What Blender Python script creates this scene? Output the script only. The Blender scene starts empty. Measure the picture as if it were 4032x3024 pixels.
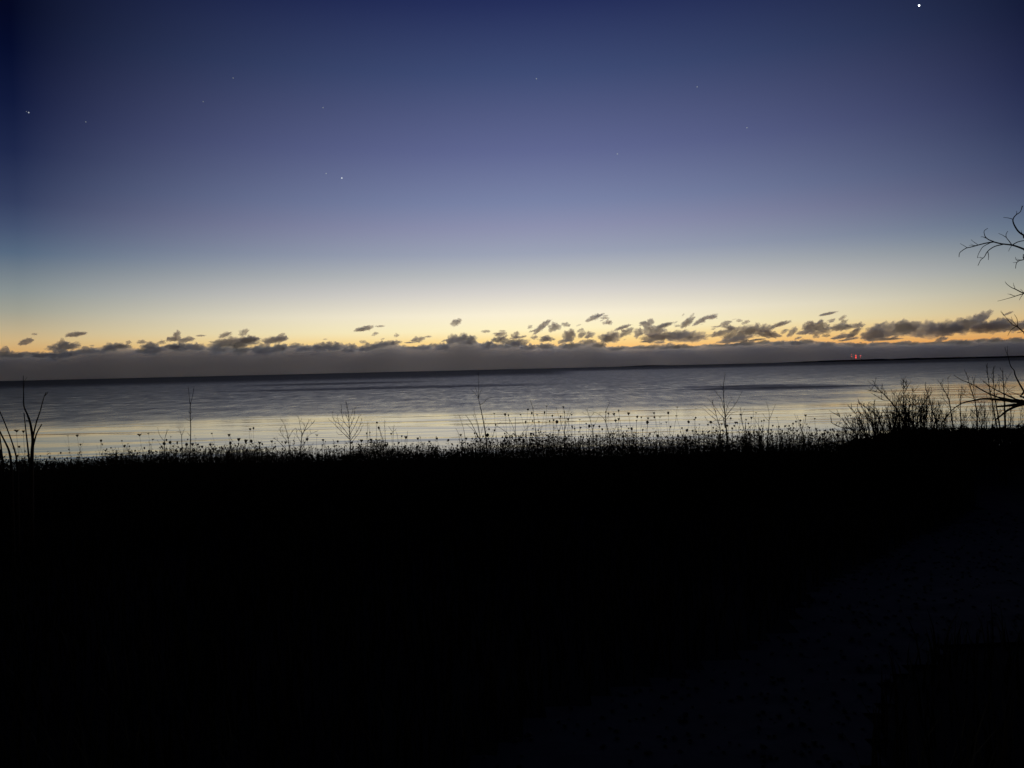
import bpy, bmesh, math, random
import numpy as np
from mathutils import Vector, Matrix, noise
S = bpy.context.scene
COL = S.collection
R = math.radians
random.seed(7)

# ------------------------------------------------------------------ camera
CAM = Vector((0.0, 0.0, 1.6)); FPX = 2912.0
PITCH, ROLL = R(1.16), R(1.336)
F_ = Vector((0, math.cos(PITCH), -math.sin(PITCH)))
R0 = Vector((1, 0, 0)); U0 = R0.cross(F_)
R_ = R0*math.cos(ROLL) - U0*math.sin(ROLL)
U_ = U0*math.cos(ROLL) + R0*math.sin(ROLL)
cd = bpy.data.cameras.new('camera'); cam = bpy.data.objects.new('camera', cd); COL.objects.link(cam)
cd.sensor_width = 36.0; cd.lens = FPX*36.0/4032.0
cd.clip_start = 0.05; cd.clip_end = 200000.0
m = Matrix(((R_.x, U_.x, -F_.x, CAM.x), (R_.y, U_.y, -F_.y, CAM.y), (R_.z, U_.z, -F_.z, CAM.z), (0, 0, 0, 1)))
cam.matrix_world = m
S.camera = cam

# ------------------------------------------------------------------ sky
SUN_AZ = R(2.0)            # direction of the glow, clockwise from +Y
W = bpy.data.worlds.new('World'); S.world = W; W.use_nodes = True
nt = W.node_tree; nt.nodes.clear()
def N(t, typ, **kw):
    n = t.nodes.new(typ)
    for k, v in kw.items(): setattr(n, k, v)
    return n
def math_(t, op, a, b=None, c=None, clamp=False):
    n = N(t, 'ShaderNodeMath', operation=op, use_clamp=clamp)
    for i, v in enumerate((a, b, c)):
        if v is None: continue
        if isinstance(v, (int, float)): n.inputs[i].default_value = v
        else: t.links.new(v, n.inputs[i])
    return n.outputs[0]
def lin(c): return tuple(((x/255)/12.92 if x/255 <= .04045 else ((x/255+.055)/1.055)**2.4) for x in c)
tc = N(nt, 'ShaderNodeTexCoord'); sep = N(nt, 'ShaderNodeSeparateXYZ')
nt.links.new(tc.outputs['Generated'], sep.inputs[0])
X, Y, Z = sep.outputs
el = math_(nt, 'MULTIPLY', math_(nt, 'ARCSINE', Z), 180/math.pi)
hor = math_(nt, 'MAXIMUM', math_(nt, 'SQRT', math_(nt, 'ADD', math_(nt, 'MULTIPLY', X, X), math_(nt, 'MULTIPLY', Y, Y))), 1e-4)
dots = math_(nt, 'ADD', math_(nt, 'MULTIPLY', X, math.sin(SUN_AZ)), math_(nt, 'MULTIPLY', Y, math.cos(SUN_AZ)))
caz = math_(nt, 'DIVIDE', dots, hor)                       # cosine of the azimuth from the glow
ele = math_(nt, 'ABSOLUTE', el)
fac = math_(nt, 'POWER', math_(nt, 'DIVIDE', ele, 80.0, clamp=True), 0.5)
def sky_ramp(stops):
    rp = N(nt, 'ShaderNodeValToRGB'); rp.color_ramp.interpolation = 'LINEAR'; nt.links.new(fac, rp.inputs[0])
    for i, (e, c) in enumerate(stops):
        p = (e/80)**0.5
        q = rp.color_ramp.elements[0] if i == 0 else (rp.color_ramp.elements[1] if i == 1 else rp.color_ramp.elements.new(p))
        q.position = p; q.color = (*lin(c), 1)
    return rp.outputs[0]
# twilight colours above the sunken sun, and forty degrees to either side of it
GLOW = sky_ramp([(0, (238,158,92)), (1.2, (253,184,102)), (2.2, (255,222,150)), (3.0, (255,242,196)), (4.2, (250,240,214)),
    (5.9, (214,210,205)), (7.3, (184,187,190)), (8.8, (156,163,182)), (10.8, (140,144,174)), (12.6, (121,131,166)), (16.3, (95,103,145)),
    (19, (80,89,130)), (21.6, (62,75,116)), (26.2, (36,46,90)), (35, (18,26,64)), (50, (8,13,42)), (80, (3,5,22))])
SIDE = sky_ramp([(e*.84, c) for e, c in [(0, (190,126,76)), (1.2, (212,148,84)), (2.1, (212,166,104)), (3.1, (206,178,130)), (3.9, (190,174,140)), (5.3, (160,160,146)), (6.8, (136,145,146)),
    (9.7, (86,105,128)), (11.6, (68,82,112)), (13.5, (51,62,95)), (17.2, (29,39,74)), (20.7, (15,24,58)), (24.4, (4,11,42)),
    (27, (3,7,33)), (35, (3,6,28)), (50, (3,6,25)), (95, (3,5,22))]])
sf = math_(nt, 'POWER', math_(nt, 'DIVIDE', math_(nt, 'SUBTRACT', 1.0, caz), 0.185, clamp=True), 0.9)
mixn = N(nt, 'ShaderNodeMix', data_type='RGBA'); nt.links.new(sf, mixn.inputs[0]); nt.links.new(GLOW, mixn.inputs[6]); nt.links.new(SIDE, mixn.inputs[7])
mr = N(nt, 'ShaderNodeMapRange', interpolation_type='SMOOTHSTEP'); nt.links.new(dots, mr.inputs[0])
mr.inputs[1].default_value = -0.7; mr.inputs[2].default_value = 0.8; mr.inputs[3].default_value = 0.04; mr.inputs[4].default_value = 1.0
vm = N(nt, 'ShaderNodeVectorMath', operation='SCALE')
nt.links.new(mixn.outputs[2], vm.inputs[0]); nt.links.new(mr.outputs[0], vm.inputs['Scale'])
sky = N(nt, 'ShaderNodeTexSky'); sky.sky_type = 'NISHITA'; sky.sun_disc = False
sky.sun_elevation = R(-4.0); sky.sun_rotation = SUN_AZ; sky.altitude = 180
bg1 = N(nt, 'ShaderNodeBackground'); bg1.inputs[1].default_value = 1.0
bg2 = N(nt, 'ShaderNodeBackground'); bg2.inputs[1].default_value = 0.01
add = N(nt, 'ShaderNodeAddShader'); wo = N(nt, 'ShaderNodeOutputWorld')
nt.links.new(vm.outputs[0], bg1.inputs[0]); nt.links.new(sky.outputs[0], bg2.inputs[0])
nt.links.new(bg1.outputs[0], add.inputs[0]); nt.links.new(bg2.outputs[0], add.inputs[1]); nt.links.new(add.outputs[0], wo.inputs[0])

S.view_settings.view_transform = 'Standard'; S.view_settings.look = 'None'
S.view_settings.exposure = 0.0; S.view_settings.gamma = 1.0; S.view_settings.use_curve_mapping = False
S.cycles.max_bounces = 14; S.cycles.volume_bounces = 12; S.cycles.transparent_max_bounces = 64
S.cycles.use_denoising = True
S.cycles.caustics_reflective = False

# ------------------------------------------------------------------ helpers
def ray(px, py):
    return F_ + R_*((px-2016)/FPX) - U_*((py-1512)/FPX)
def at(px, py, Yd):
    d = ray(px, py); return CAM + d*(Yd/d.y)
def ground_at(px, py, z=0.0):
    d = ray(px, py); t = (z-CAM.z)/d.z; return CAM + d*t
def hy(px): return 1500 - 0.02331*px      # row of the horizon

def mat(name, color, rough=0.9, var=None, scale=20, spec=0.2, metallic=0):
    mt = bpy.data.materials.new(name); mt.use_nodes = True
    t = mt.node_tree; b = t.nodes['Principled BSDF']
    b.inputs['Roughness'].default_value = rough; b.inputs['Specular IOR Level'].default_value = spec
    b.inputs['Metallic'].default_value = metallic
    if var:
        tcn = N(t, 'ShaderNodeTexCoord'); nz = N(t, 'ShaderNodeTexNoise'); nz.inputs['Scale'].default_value = scale; nz.inputs['Detail'].default_value = 5
        t.links.new(tcn.outputs['Object'], nz.inputs['Vector'])
        rp = N(t, 'ShaderNodeValToRGB'); rp.color_ramp.elements[0].color = (*color, 1); rp.color_ramp.elements[1].color = (*var, 1)
        rp.color_ramp.elements[0].position = .35; rp.color_ramp.elements[1].position = .65
        t.links.new(nz.outputs[0], rp.inputs[0]); t.links.new(rp.outputs[0], b.inputs['Base Color'])
        bp = N(t, 'ShaderNodeBump'); bp.inputs['Strength'].default_value = .5; bp.inputs['Distance'].default_value = .01
        t.links.new(nz.outputs[0], bp.inputs['Height']); t.links.new(bp.outputs[0], b.inputs['Normal'])
    else: b.inputs['Base Color'].default_value = (*color, 1)
    return mt
def emit(name, color, strength):
    mt = bpy.data.materials.new(name); mt.use_nodes = True
    t = mt.node_tree; t.nodes.clear(); e = N(t, 'ShaderNodeEmission'); o = N(t, 'ShaderNodeOutputMaterial')
    e.inputs[0].default_value = (*color, 1); e.inputs[1].default_value = strength
    t.links.new(e.outputs[0], o.inputs[0]); return mt
def volmat(name, density, color, aniso=0.3):
    mt = bpy.data.materials.new(name); mt.use_nodes = True
    t = mt.node_tree; t.nodes.clear(); v = N(t, 'ShaderNodeVolumePrincipled'); o = N(t, 'ShaderNodeOutputMaterial')
    v.inputs['Color'].default_value = (*color, 1); v.inputs['Density'].default_value = density
    v.inputs['Anisotropy'].default_value = aniso
    t.links.new(v.outputs[0], o.inputs['Volume']); return mt

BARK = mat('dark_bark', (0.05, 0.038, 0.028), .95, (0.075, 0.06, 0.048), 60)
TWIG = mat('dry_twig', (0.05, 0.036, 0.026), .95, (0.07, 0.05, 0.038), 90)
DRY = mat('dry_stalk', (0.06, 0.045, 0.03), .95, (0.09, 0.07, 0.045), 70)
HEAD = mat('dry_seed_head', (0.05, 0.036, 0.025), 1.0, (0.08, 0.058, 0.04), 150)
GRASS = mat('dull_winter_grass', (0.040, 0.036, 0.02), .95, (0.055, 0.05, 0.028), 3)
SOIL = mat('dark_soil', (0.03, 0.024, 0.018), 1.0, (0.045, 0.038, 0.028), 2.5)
GRAVEL = mat('damp_gravel', (0.065, 0.066, 0.072), .9, (0.085, 0.086, 0.094), 6)
SAND = mat('beach_sand', (0.16, 0.14, 0.12), .9, (0.2, 0.18, 0.15), 3)
STEEL = mat('painted_steel', (0.3, 0.3, 0.3), .6, (0.35, 0.33, 0.32), 1)
LAND = mat('far_wooded_shore', (0.03, 0.035, 0.03), 1.0, (0.045, 0.045, 0.04), .01)

class MB:
    def __init__(s): s.v = []; s.f = []
    def tube(s, pts, r0, r1=None, n=5, rs=None):
        P = [Vector(p) for p in pts]; L = len(P)
        if L < 2: return
        if rs is None:
            r1 = r0*.4 if r1 is None else r1
            rs = [r1+(r0-r1)*(1-i/(L-1))**1.4 for i in range(L)]
        rings = []
        ref = Vector((0.31, 1, 0.17)).normalized()
        for i in range(L):
            d = (P[min(i+1, L-1)]-P[max(i-1, 0)])
            if d.length < 1e-9: d = Vector((0, 0, 1))
            d.normalize()
            a = d.cross(ref)
            if a.length < 1e-3: a = d.cross(Vector((1, 0, 0)))
            a.normalize(); b = d.cross(a)
            base = len(s.v); rings.append(base)
            for k_ in range(n):
                t = 2*math.pi*k_/n
                s.v.append(tuple(P[i]+a*(math.cos(t)*rs[i])+b*(math.sin(t)*rs[i])))
        for i in range(L-1):
            for k_ in range(n):
                k2 = (k_+1) % n
                s.f.append((rings[i]+k_, rings[i]+k2, rings[i+1]+k2, rings[i+1]+k_))
        s.f.append(tuple(reversed(range(rings[0], rings[0]+n)))); s.f.append(tuple(range(rings[-1], rings[-1]+n)))
    def leaf(s, c, d, w, l, up):
        c = Vector(c); d = Vector(d).normalized(); a = d.cross(Vector(up))
        a = a.normalized() if a.length > 1e-4 else Vector((1, 0, 0))
        b = len(s.v)
        s.v += [tuple(c), tuple(c+d*l*.5+a*w*.5), tuple(c+d*l), tuple(c+d*l*.5-a*w*.5)]
        s.f.append((b, b+1, b+2, b+3))
    def lathe(s, c, axis, prof, n=7, jit=0.0):
        axis = Vector(axis).normalized(); a = axis.cross(Vector((0.2, 1, 0.1))).normalized(); b = axis.cross(a)
        rings = []
        for (r, h) in prof:
            base = len(s.v); rings.append(base)
            for k_ in range(n):
                t = 2*math.pi*k_/n; rr = r*(1+random.uniform(-jit, jit))
                s.v.append(tuple(Vector(c)+axis*(h+random.uniform(-jit, jit)*r*.5)+a*(math.cos(t)*rr)+b*(math.sin(t)*rr)))
        for i in range(len(prof)-1):
            for k_ in range(n):
                k2 = (k_+1) % n
                s.f.append((rings[i]+k_, rings[i]+k2, rings[i+1]+k2, rings[i+1]+k_))
        s.f.append(tuple(reversed(range(rings[0], rings[0]+n)))); s.f.append(tuple(range(rings[-1], rings[-1]+n)))
    def build(s, name, material, parent=None, smooth=False, origin=None):
        me = bpy.data.meshes.new(name)
        o0 = Vector(origin) if origin is not None else Vector((0, 0, 0))
        if parent is not None: o0 = parent.location
        vv = [(x-o0.x, y-o0.y, z-o0.z) for x, y, z in s.v]
        me.from_pydata(vv, [], s.f); me.materials.append(material); me.update()
        if smooth: me.polygons.foreach_set('use_smooth', [True]*len(me.polygons))
        o = bpy.data.objects.new(name, me); COL.objects.link(o)
        if parent is not None: o.parent = parent
        else: o.location = o0
        return o
def tag(o, label=None, cat=None, group=None, kind=None):
    if label: o['label'] = label
    if cat: o['category'] = cat
    if group: o['group'] = group
    if kind: o['kind'] = kind
    return o
def empty(name, loc, label, cat, group=None):
    o = bpy.data.objects.new(name, None); o.location = loc; COL.objects.link(o); o.empty_display_size = .1
    return tag(o, label, cat, group)

# ------------------------------------------------------------------ ground, beach, lake
EDGE = 13.5; LAKE_Z = -4.0
def gz(x, y):
    b = 0.03*noise.noise(Vector((x*.5, y*.5, 0)))
    e = EDGE + .5*noise.noise(Vector((x*.25, 3.1, 0)))
    if y < e: return b
    return b - min(5.2, (y-e)*0.62)
xs = np.concatenate([np.linspace(-3000, -60, 8), np.linspace(-50, 50, 101), np.linspace(60, 3000, 8)])
ys = np.concatenate([np.linspace(-3000, -20, 7), np.linspace(-10, 12, 45), np.linspace(12.4, 15, 9), np.linspace(15.5, 26, 12)])
me = bpy.data.meshes.new('ground'); vs = []; fs = []
for y in ys:
    for x in xs: vs.append((x, y, gz(x, y)))
nx = len(xs)
for j in range(len(ys)-1):
    for i in range(nx-1): fs.append((j*nx+i, j*nx+i+1, (j+1)*nx+i+1, (j+1)*nx+i))
me.from_pydata(vs, [], fs); me.materials.append(SOIL); g = bpy.data.objects.new('ground', me); COL.objects.link(g); tag(g, kind='structure')
PATHPX = [(3740,1838),(4032,1832),(4700,1845),(4900,2560),(4032,2530),(3700,2560),(3480,2700),(3420,3024),(3400,3500),(1500,3500),
          (1880,3024),(2100,2850),(2700,2650),(3100,2500),(3200,2330),(3560,2150),(3740,2060),(3860,2010),(3780,1920)]
PP = [ground_at(*p) for p in PATHPX]
def in_path(x, y):
    c = False; n = len(PP); j = n-1
    for i in range(n):
        if (PP[i].y > y) != (PP[j].y > y) and x < (PP[j].x-PP[i].x)*(y-PP[i].y)/(PP[j].y-PP[i].y)+PP[i].x: c = not c
        j = i
    return c
bm = bmesh.new()
step = .11; cells = {}
def pv(i, j):
    if (i, j) not in cells:
        x, y = i*step, j*step
        jx = step*.35*noise.noise(Vector((x*1.7, y*1.7, 5))); jy = step*.35*noise.noise(Vector((x*1.7, y*1.7, 9)))
        cells[(i, j)] = bm.verts.new((x+jx, y+jy, gz(x+jx, y+jy)+.012+.006*noise.noise(Vector((x*6, y*6, 1)))))
    return cells[(i, j)]
for i in range(-40, 180):
    for j in range(2, 112):
        if in_path((i+.5)*step, (j+.5)*step): bm.faces.new((pv(i, j), pv(i+1, j), pv(i+1, j+1), pv(i, j+1)))
me = bpy.data.meshes.new('path'); bm.to_mesh(me); bm.free(); me.materials.append(GRAVEL)
o = bpy.data.objects.new('path', me); COL.objects.link(o); tag(o, kind='structure')

# lake
WM = bpy.data.materials.new('lake_water'); WM.use_nodes = True; t = WM.node_tree; b = t.nodes['Principled BSDF']
b.inputs['Base Color'].default_value = (0.006, 0.010, 0.016, 1); b.inputs['IOR'].default_value = 1.36
tcn = N(t, 'ShaderNodeTexCoord'); sp = N(t, 'ShaderNodeSeparateXYZ'); t.links.new(tcn.outputs['Object'], sp.inputs[0])
def mapped_noise(sx, sy, detail, scale=1.0, rough=.55, dist=0.0):
    mp = N(t, 'ShaderNodeMapping'); mp.inputs['Scale'].default_value = (sx, sy, 1); t.links.new(tcn.outputs['Object'], mp.inputs[0])
    nz = N(t, 'ShaderNodeTexNoise'); nz.inputs['Scale'].default_value = scale; nz.inputs['Detail'].default_value = detail
    nz.inputs['Roughness'].default_value = rough; nz.inputs['Distortion'].default_value = dist
    t.links.new(mp.outputs[0], nz.inputs['Vector']); return nz.outputs[0]
Yl = math_(t, 'MAXIMUM', sp.outputs[1], 1.0)
# log-distance from shore : calm water by the beach, ripples farther out
lg = math_(t, 'LOGARITHM', Yl, 10.0)
streak = mapped_noise(.006, .07, 4)               # wind slicks tens of metres long
streak2 = mapped_noise(.0006, .006, 4)
mrx = N(t, 'ShaderNodeMapRange', interpolation_type='SMOOTHSTEP'); t.links.new(sp.outputs[0], mrx.inputs[0])
mrx.inputs[1].default_value = 30; mrx.inputs[2].default_value = 95; mrx.inputs[3].default_value = 0; mrx.inputs[4].default_value = -.24   # sheltered, calm to the right
mrl = N(t, 'ShaderNodeMapRange', interpolation_type='SMOOTHSTEP'); t.links.new(sp.outputs[0], mrl.inputs[0])
mrl.inputs[1].default_value = -60; mrl.inputs[2].default_value = -25; mrl.inputs[3].default_value = .05; mrl.inputs[4].default_value = 0
ripple = math_(t, 'ADD', math_(t, 'MULTIPLY', mapped_noise(.16, .10, 5, rough=.7), .6), math_(t, 'MULTIPLY', mapped_noise(.7, .11, 3, rough=.7), .4))
lgj = math_(t, 'ADD', lg, math_(t, 'ADD', math_(t, 'MULTIPLY', math_(t, 'SUBTRACT', streak, .5), .22), math_(t, 'ADD', mrx.outputs[0], mrl.outputs[0])))
def patch(cx, cy, rx, ry):      # a gust ruffling the surface
    a_ = math_(t, 'POWER', math_(t, 'ABSOLUTE', math_(t, 'DIVIDE', math_(t, 'SUBTRACT', sp.outputs[0], cx), rx)), 2.0)
    b_ = math_(t, 'POWER', math_(t, 'ABSOLUTE', math_(t, 'DIVIDE', math_(t, 'SUBTRACT', sp.outputs[1], cy), ry)), 2.0)
    q_ = math_(t, 'ADD', math_(t, 'ADD', a_, b_), math_(t, 'SUBTRACT', math_(t, 'MULTIPLY', streak, 2.2), .7))
    m_ = N(t, 'ShaderNodeMapRange', interpolation_type='SMOOTHSTEP'); t.links.new(q_, m_.inputs[0])
    m_.inputs[1].default_value = .3; m_.inputs[2].default_value = 1.5; m_.inputs[3].default_value = 1; m_.inputs[4].default_value = 0
    return m_.outputs[0]
gust = math_(t, 'ADD', math_(t, 'MULTIPLY', patch(60, 172, 24, 24), .24), math_(t, 'ADD', math_(t, 'MULTIPLY', patch(86, 168, 40, 5), .12), math_(t, 'ADD', math_(t, 'MULTIPLY', patch(-40, 260, 70, 30), .16), math_(t, 'MULTIPLY', patch(-95, 400, 60, 50), .16))))
rr = N(t, 'ShaderNodeValToRGB'); t.links.new(math_(t, 'DIVIDE', lgj, 5.0), rr.inputs[0])
RS = [(1.3, .04), (1.945, .055), (2.02, .24), (2.35, .36), (2.75, .42), (3.0, .7), (4.4, .8)]
for i, (p, v) in enumerate(RS):
    s = rr.color_ramp.elements[i] if i < 2 else rr.color_ramp.elements.new(p/5)
    s.position = p/5; s.color = (v, v, v, 1)
rgh = math_(t, 'ADD', rr.outputs[0], math_(t, 'MULTIPLY', math_(t, 'SUBTRACT', streak2, .5), .12))
rgh = math_(t, 'ADD', rgh, gust)
rgh = math_(t, 'ADD', rgh, math_(t, 'MULTIPLY', math_(t, 'MULTIPLY', math_(t, 'SUBTRACT', ripple, .5), rr.outputs[0]), 2.4))
rgh = math_(t, 'MAXIMUM', rgh, .035); t.links.new(rgh, b.inputs['Roughness'])
w1 = mapped_noise(.03, .14, 2, dist=.8); w1 = math_(t, 'MULTIPLY', w1, math_(t, 'MULTIPLY', mapped_noise(.012, .05, 2), 2.0))     # slow swell, crests along the shore
w2 = mapped_noise(.5, 2.2, 3, dist=.3)      # wavelets
h = math_(t, 'ADD', math_(t, 'MULTIPLY', w1, .125), math_(t, 'MULTIPLY', w2, .004))
bp = N(t, 'ShaderNodeBump'); bp.inputs['Strength'].default_value = 1.0; bp.inputs['Distance'].default_value = 1.0
t.links.new(h, bp.inputs['Height']); t.links.new(bp.outputs[0], b.inputs['Normal'])
mbw = MB(); mbw.v = [(-2500, 19, LAKE_Z), (2500, 19, LAKE_Z), (40000, 28000, LAKE_Z), (-40000, 28000, LAKE_Z)]; mbw.f = [(0, 1, 2, 3)]
o = mbw.build('lake_water', WM); tag(o, kind='structure')
mbb = MB(); mbb.v = [(-2500, 16.5, -2.0), (2500, 16.5, -2.0), (2500, 28, LAKE_Z-.8), (-2500, 28, LAKE_Z-.8)]; mbb.f = [(0, 1, 2, 3)]
mbb.v = [(x, y, z-1.2 if y < 20 else z) for x, y, z in mbb.v]
o = mbb.build('beach', SAND); tag(o, kind='structure')

# ------------------------------------------------------------------ far shore, beacons
D_LAND = 27000.0
lx = list(range(2450, 4700, 20)); top = []
for x in lx:
    f1 = max(0, min(1, (x-3080)/260))*max(0, min(1, (4700-x)/600))
    hpx = 1.5*math.exp(-((x-2560)/70)**2)*1.6 + f1*(5.5+2.2*noise.noise(Vector((x*.012, 0, 0)))+1.2*noise.noise(Vector((x*.05, 2, 0))))
    if 2700 < x < 3080: hpx = 0.2
    top.append(max(hpx, .2))
mbl = MB()
for x, hp in zip(lx, top):
    p = at(x, hy(x), D_LAND); hgt = hp*D_LAND/FPX
    mbl.v += [(p.x, D_LAND, LAKE_Z-1), (p.x, D_LAND+250, LAKE_Z+hgt+4), (p.x, D_LAND+900, LAKE_Z+hgt+3), (p.x, D_LAND+950, LAKE_Z-1)]
for i in range(len(lx)-1):
    for k_ in range(3):
        a = i*4+k_; mbl.f.append((a, a+4, a+5, a+1))
o = mbl.build('far_shore', LAND); tag(o, kind='structure')
RED = emit('red_beacon_glow', (1.0, 0.09, 0.07), 1.3); REDS = emit('dim_red_beacon_glow', (1.0, 0.2, 0.18), .6)
def mast(px, lights, label):
    tp = at(px, min(l[0] for l in lights)-3, D_LAND+500)
    e = empty('beacon_mast', (tp.x, D_LAND+500, LAKE_Z+40), label, 'mast', 'red-lit masts on the far shore')
    m_ = MB(); m_.tube([(tp.x, D_LAND+500, LAKE_Z), (tp.x, D_LAND+500, tp.z)], 6, 2.5, n=6)
    for kk in range(1, 8):
        z = LAKE_Z+(tp.z-LAKE_Z)*kk/8; m_.lathe((tp.x, D_LAND+500, z), (0, 0, 1), [(7, 0), (7, 2)], n=6)
    m_.build('mast', STEEL, e)
    for (py, wpx, hpx, br) in lights:
        c = at(px, py, D_LAND+480); u = D_LAND/FPX
        l_ = MB(); rw, rh = wpx*u/2*.7, hpx*u/2*.75
        l_.lathe(c, (0, 0, 1), [(rw*.4, -rh), (rw*.9, -rh*.5), (rw, 0), (rw*.9, rh*.5), (rw*.4, rh)], n=8)
        l_.build('beacon_light', RED if br else REDS, e)
mast(3353, [(1396, 6, 4, 0), (1404, 7, 5, 0)], 'distant mast with two faint red lights, left of the trio')
mast(3370, [(1400, 7, 7, 1), (1408, 8, 9, 1)], 'middle distant mast, its red lights largest and brightest of the trio')
mast(3388, [(1401, 9, 6, 0), (1408, 4, 3, 0)], 'distant mast with one tilted red glow, right of the trio')

# ------------------------------------------------------------------ stars
ST = [(3619, 22, 6, 7, 'brilliant white planet shining near the top right corner'),
      (113, 443, 5, .45, 'brightest star near the left edge of the sky'),
      (104, 439, 3, .2, 'faint companion beside the brightest left-edge star'),
      (338, 480, 4, .22, 'faint star between the left-edge star and the upper left pair'),
      (918, 307, 4, .22, 'upper star of the pair high in the left sky'),
      (800, 400, 4, .2, 'lower star of the pair high in the left sky'),
      (1346, 701, 5, .9, 'clear white star low in the left centre sky'),
      (1284, 683, 4, .4, 'faint star just left of the clear low star'),
      (1272, 424, 4, .3, 'faint star above the clear low star'),
      (2112, 310, 4, .35, 'small star high in the middle of the sky'),
      (2431, 606, 4, .4, 'small star low in the sky right of centre'),
      (2745, 342, 4, .35, 'very faint star high in the sky right of centre'),
      (2941, 503, 4, .35, 'small star in the right half of the sky')]
for px, py, wd, br, lab in ST:
    c = at(px, py, 90000); rr_ = wd*90000/FPX/2
    s = MB(); s.lathe((0, 0, 0), (0, 0, 1), [(rr_*.3, -rr_), (rr_*.85, -rr_*.6), (rr_, 0), (rr_*.85, rr_*.6), (rr_*.3, rr_)], n=8)
    o = s.build('planet' if br > 10 else 'star', emit('starlight', (.85, .93, 1.0), br)); o.location = c
    tag(o, lab, 'planet' if br > 10 else 'star')

# ------------------------------------------------------------------ clouds
D_BANK = 30000.0
CLOUDM = volmat('cloud_vapour', 0.0085, (0.98, 0.972, 0.935), .85)
BANKM = volmat('cloud_bank_vapour', 0.0012, (0.98, 0.978, 0.94), .86)
TOP = [(-600,1400),(0,1395),(100,1393),(200,1392),(250,1394),(320,1377),(400,1380),(430,1368),(500,1363),(540,1378),(600,1379),(640,1367),(700,1361),
 (800,1364),(900,1369),(1000,1371),(1100,1364),(1180,1359),(1200,1366),(1250,1359),(1300,1363),(1360,1357),(1400,1371),(1450,1366),(1490,1354),
 (1530,1348),(1570,1353),(1600,1367),(1650,1369),(1680,1357),(1720,1363),(1770,1352),(1800,1334),(1830,1329),(1880,1346),(1920,1356),(1960,1359),
 (2030,1352),(2060,1356),(2100,1369),(2150,1362),(2200,1362),(2300,1352),(2330,1343),(2380,1365),(2440,1371),(2500,1366),(2600,1366),(2680,1360),
 (2720,1368),(2780,1357),(2850,1359),(2910,1352),(3000,1347),(3100,1348),(3180,1343),(3260,1353),(3300,1350),(3400,1356),(3460,1351),(3600,1350),
 (3665,1349),(3778,1344),(3891,1338),(3981,1340),(4032,1333),(4600,1330)]
tx = [a for a, _ in TOP]; ty = [hy(a)-b_ for a, b_ in TOP]
def bank_h(px):  # pixels above horizon
    return float(np.interp(px, tx, ty))
bxs = np.arange(-2600, 6600, 6.0); NU = 14
def bank(frac, half, y_off, sd, material, name):
    vs = []; fs = []
    for px in bxs:
        p = at(px, hy(px), D_BANK); hh = bank_h(px)*D_BANK/FPX*frac
        for k_ in range(NU):
            u = k_/(NU-1); dep = (-half+2*half*u)+y_off
            env = (1-abs(2*u-1)**2.5)
            n1 = noise.fractal(Vector((p.x*.0014, dep*.0014, sd)), .9, 2.1, 5)
            n2 = abs(noise.fractal(Vector((p.x*.006, dep*.004, 8)), .8, 2.1, 3))
            z = hh*max(0, 1-abs(2*u-1)**2.6)**.4 + (n1*50 + n2*60 - 26)*frac*(env > .3)
            if not 0 < u < 1: z = hh*.35
            yy = D_BANK + dep + 500*noise.noise(Vector((p.x*.0006, 1, z*.004)))
            vs.append((p.x, yy, z + 2))
        vs.append((p.x, D_BANK+half+y_off, -600)); vs.append((p.x, D_BANK-half+y_off, -600))
    K = NU+2
    for i in range(len(bxs)-1):
        for k_ in range(K):
            a = i*K+k_; b_ = i*K+(k_+1) % K; fs.append((a, b_, b_+K, a+K))
    fs.append(tuple(range(K))); fs.append(tuple(reversed(range((len(bxs)-1)*K, len(bxs)*K))))
    me = bpy.data.meshes.new(name); me.from_pydata(vs, [], fs); me.materials.append(material); me.update()
    bmx = bmesh.new(); bmx.from_mesh(me); bmesh.ops.recalc_face_normals(bmx, faces=bmx.faces); bmx.to_mesh(me); bmx.free()
    o = bpy.data.objects.new(name, me); COL.objects.link(o); tag(o, kind='structure')
bank(1.0, 2500, 0, 3, BANKM, 'cloud_bank')
bank(.8, 2300, -100, 11, volmat('low_murk_vapour', 0.0002, (0.95, 0.955, 0.95), .75), 'cloud_bank_base')
rp_ = random.Random(5); PUFFS = []
px_ = -60.0
while px_ < 4150:
    big = 1.0 if px_ < 2300 else .45
    w_ = rp_.uniform(24, 80)*(.6+.4*big); h_ = w_*rp_.uniform(.28, .48)*(.5+.5*big)
    PUFFS.append((px_, hy(px_)-bank_h(px_)+h_*rp_.uniform(.05, .4), w_, h_, rp_.uniform(-4, 10)))
    px_ += w_*rp_.uniform(.4, 1.0)
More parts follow.
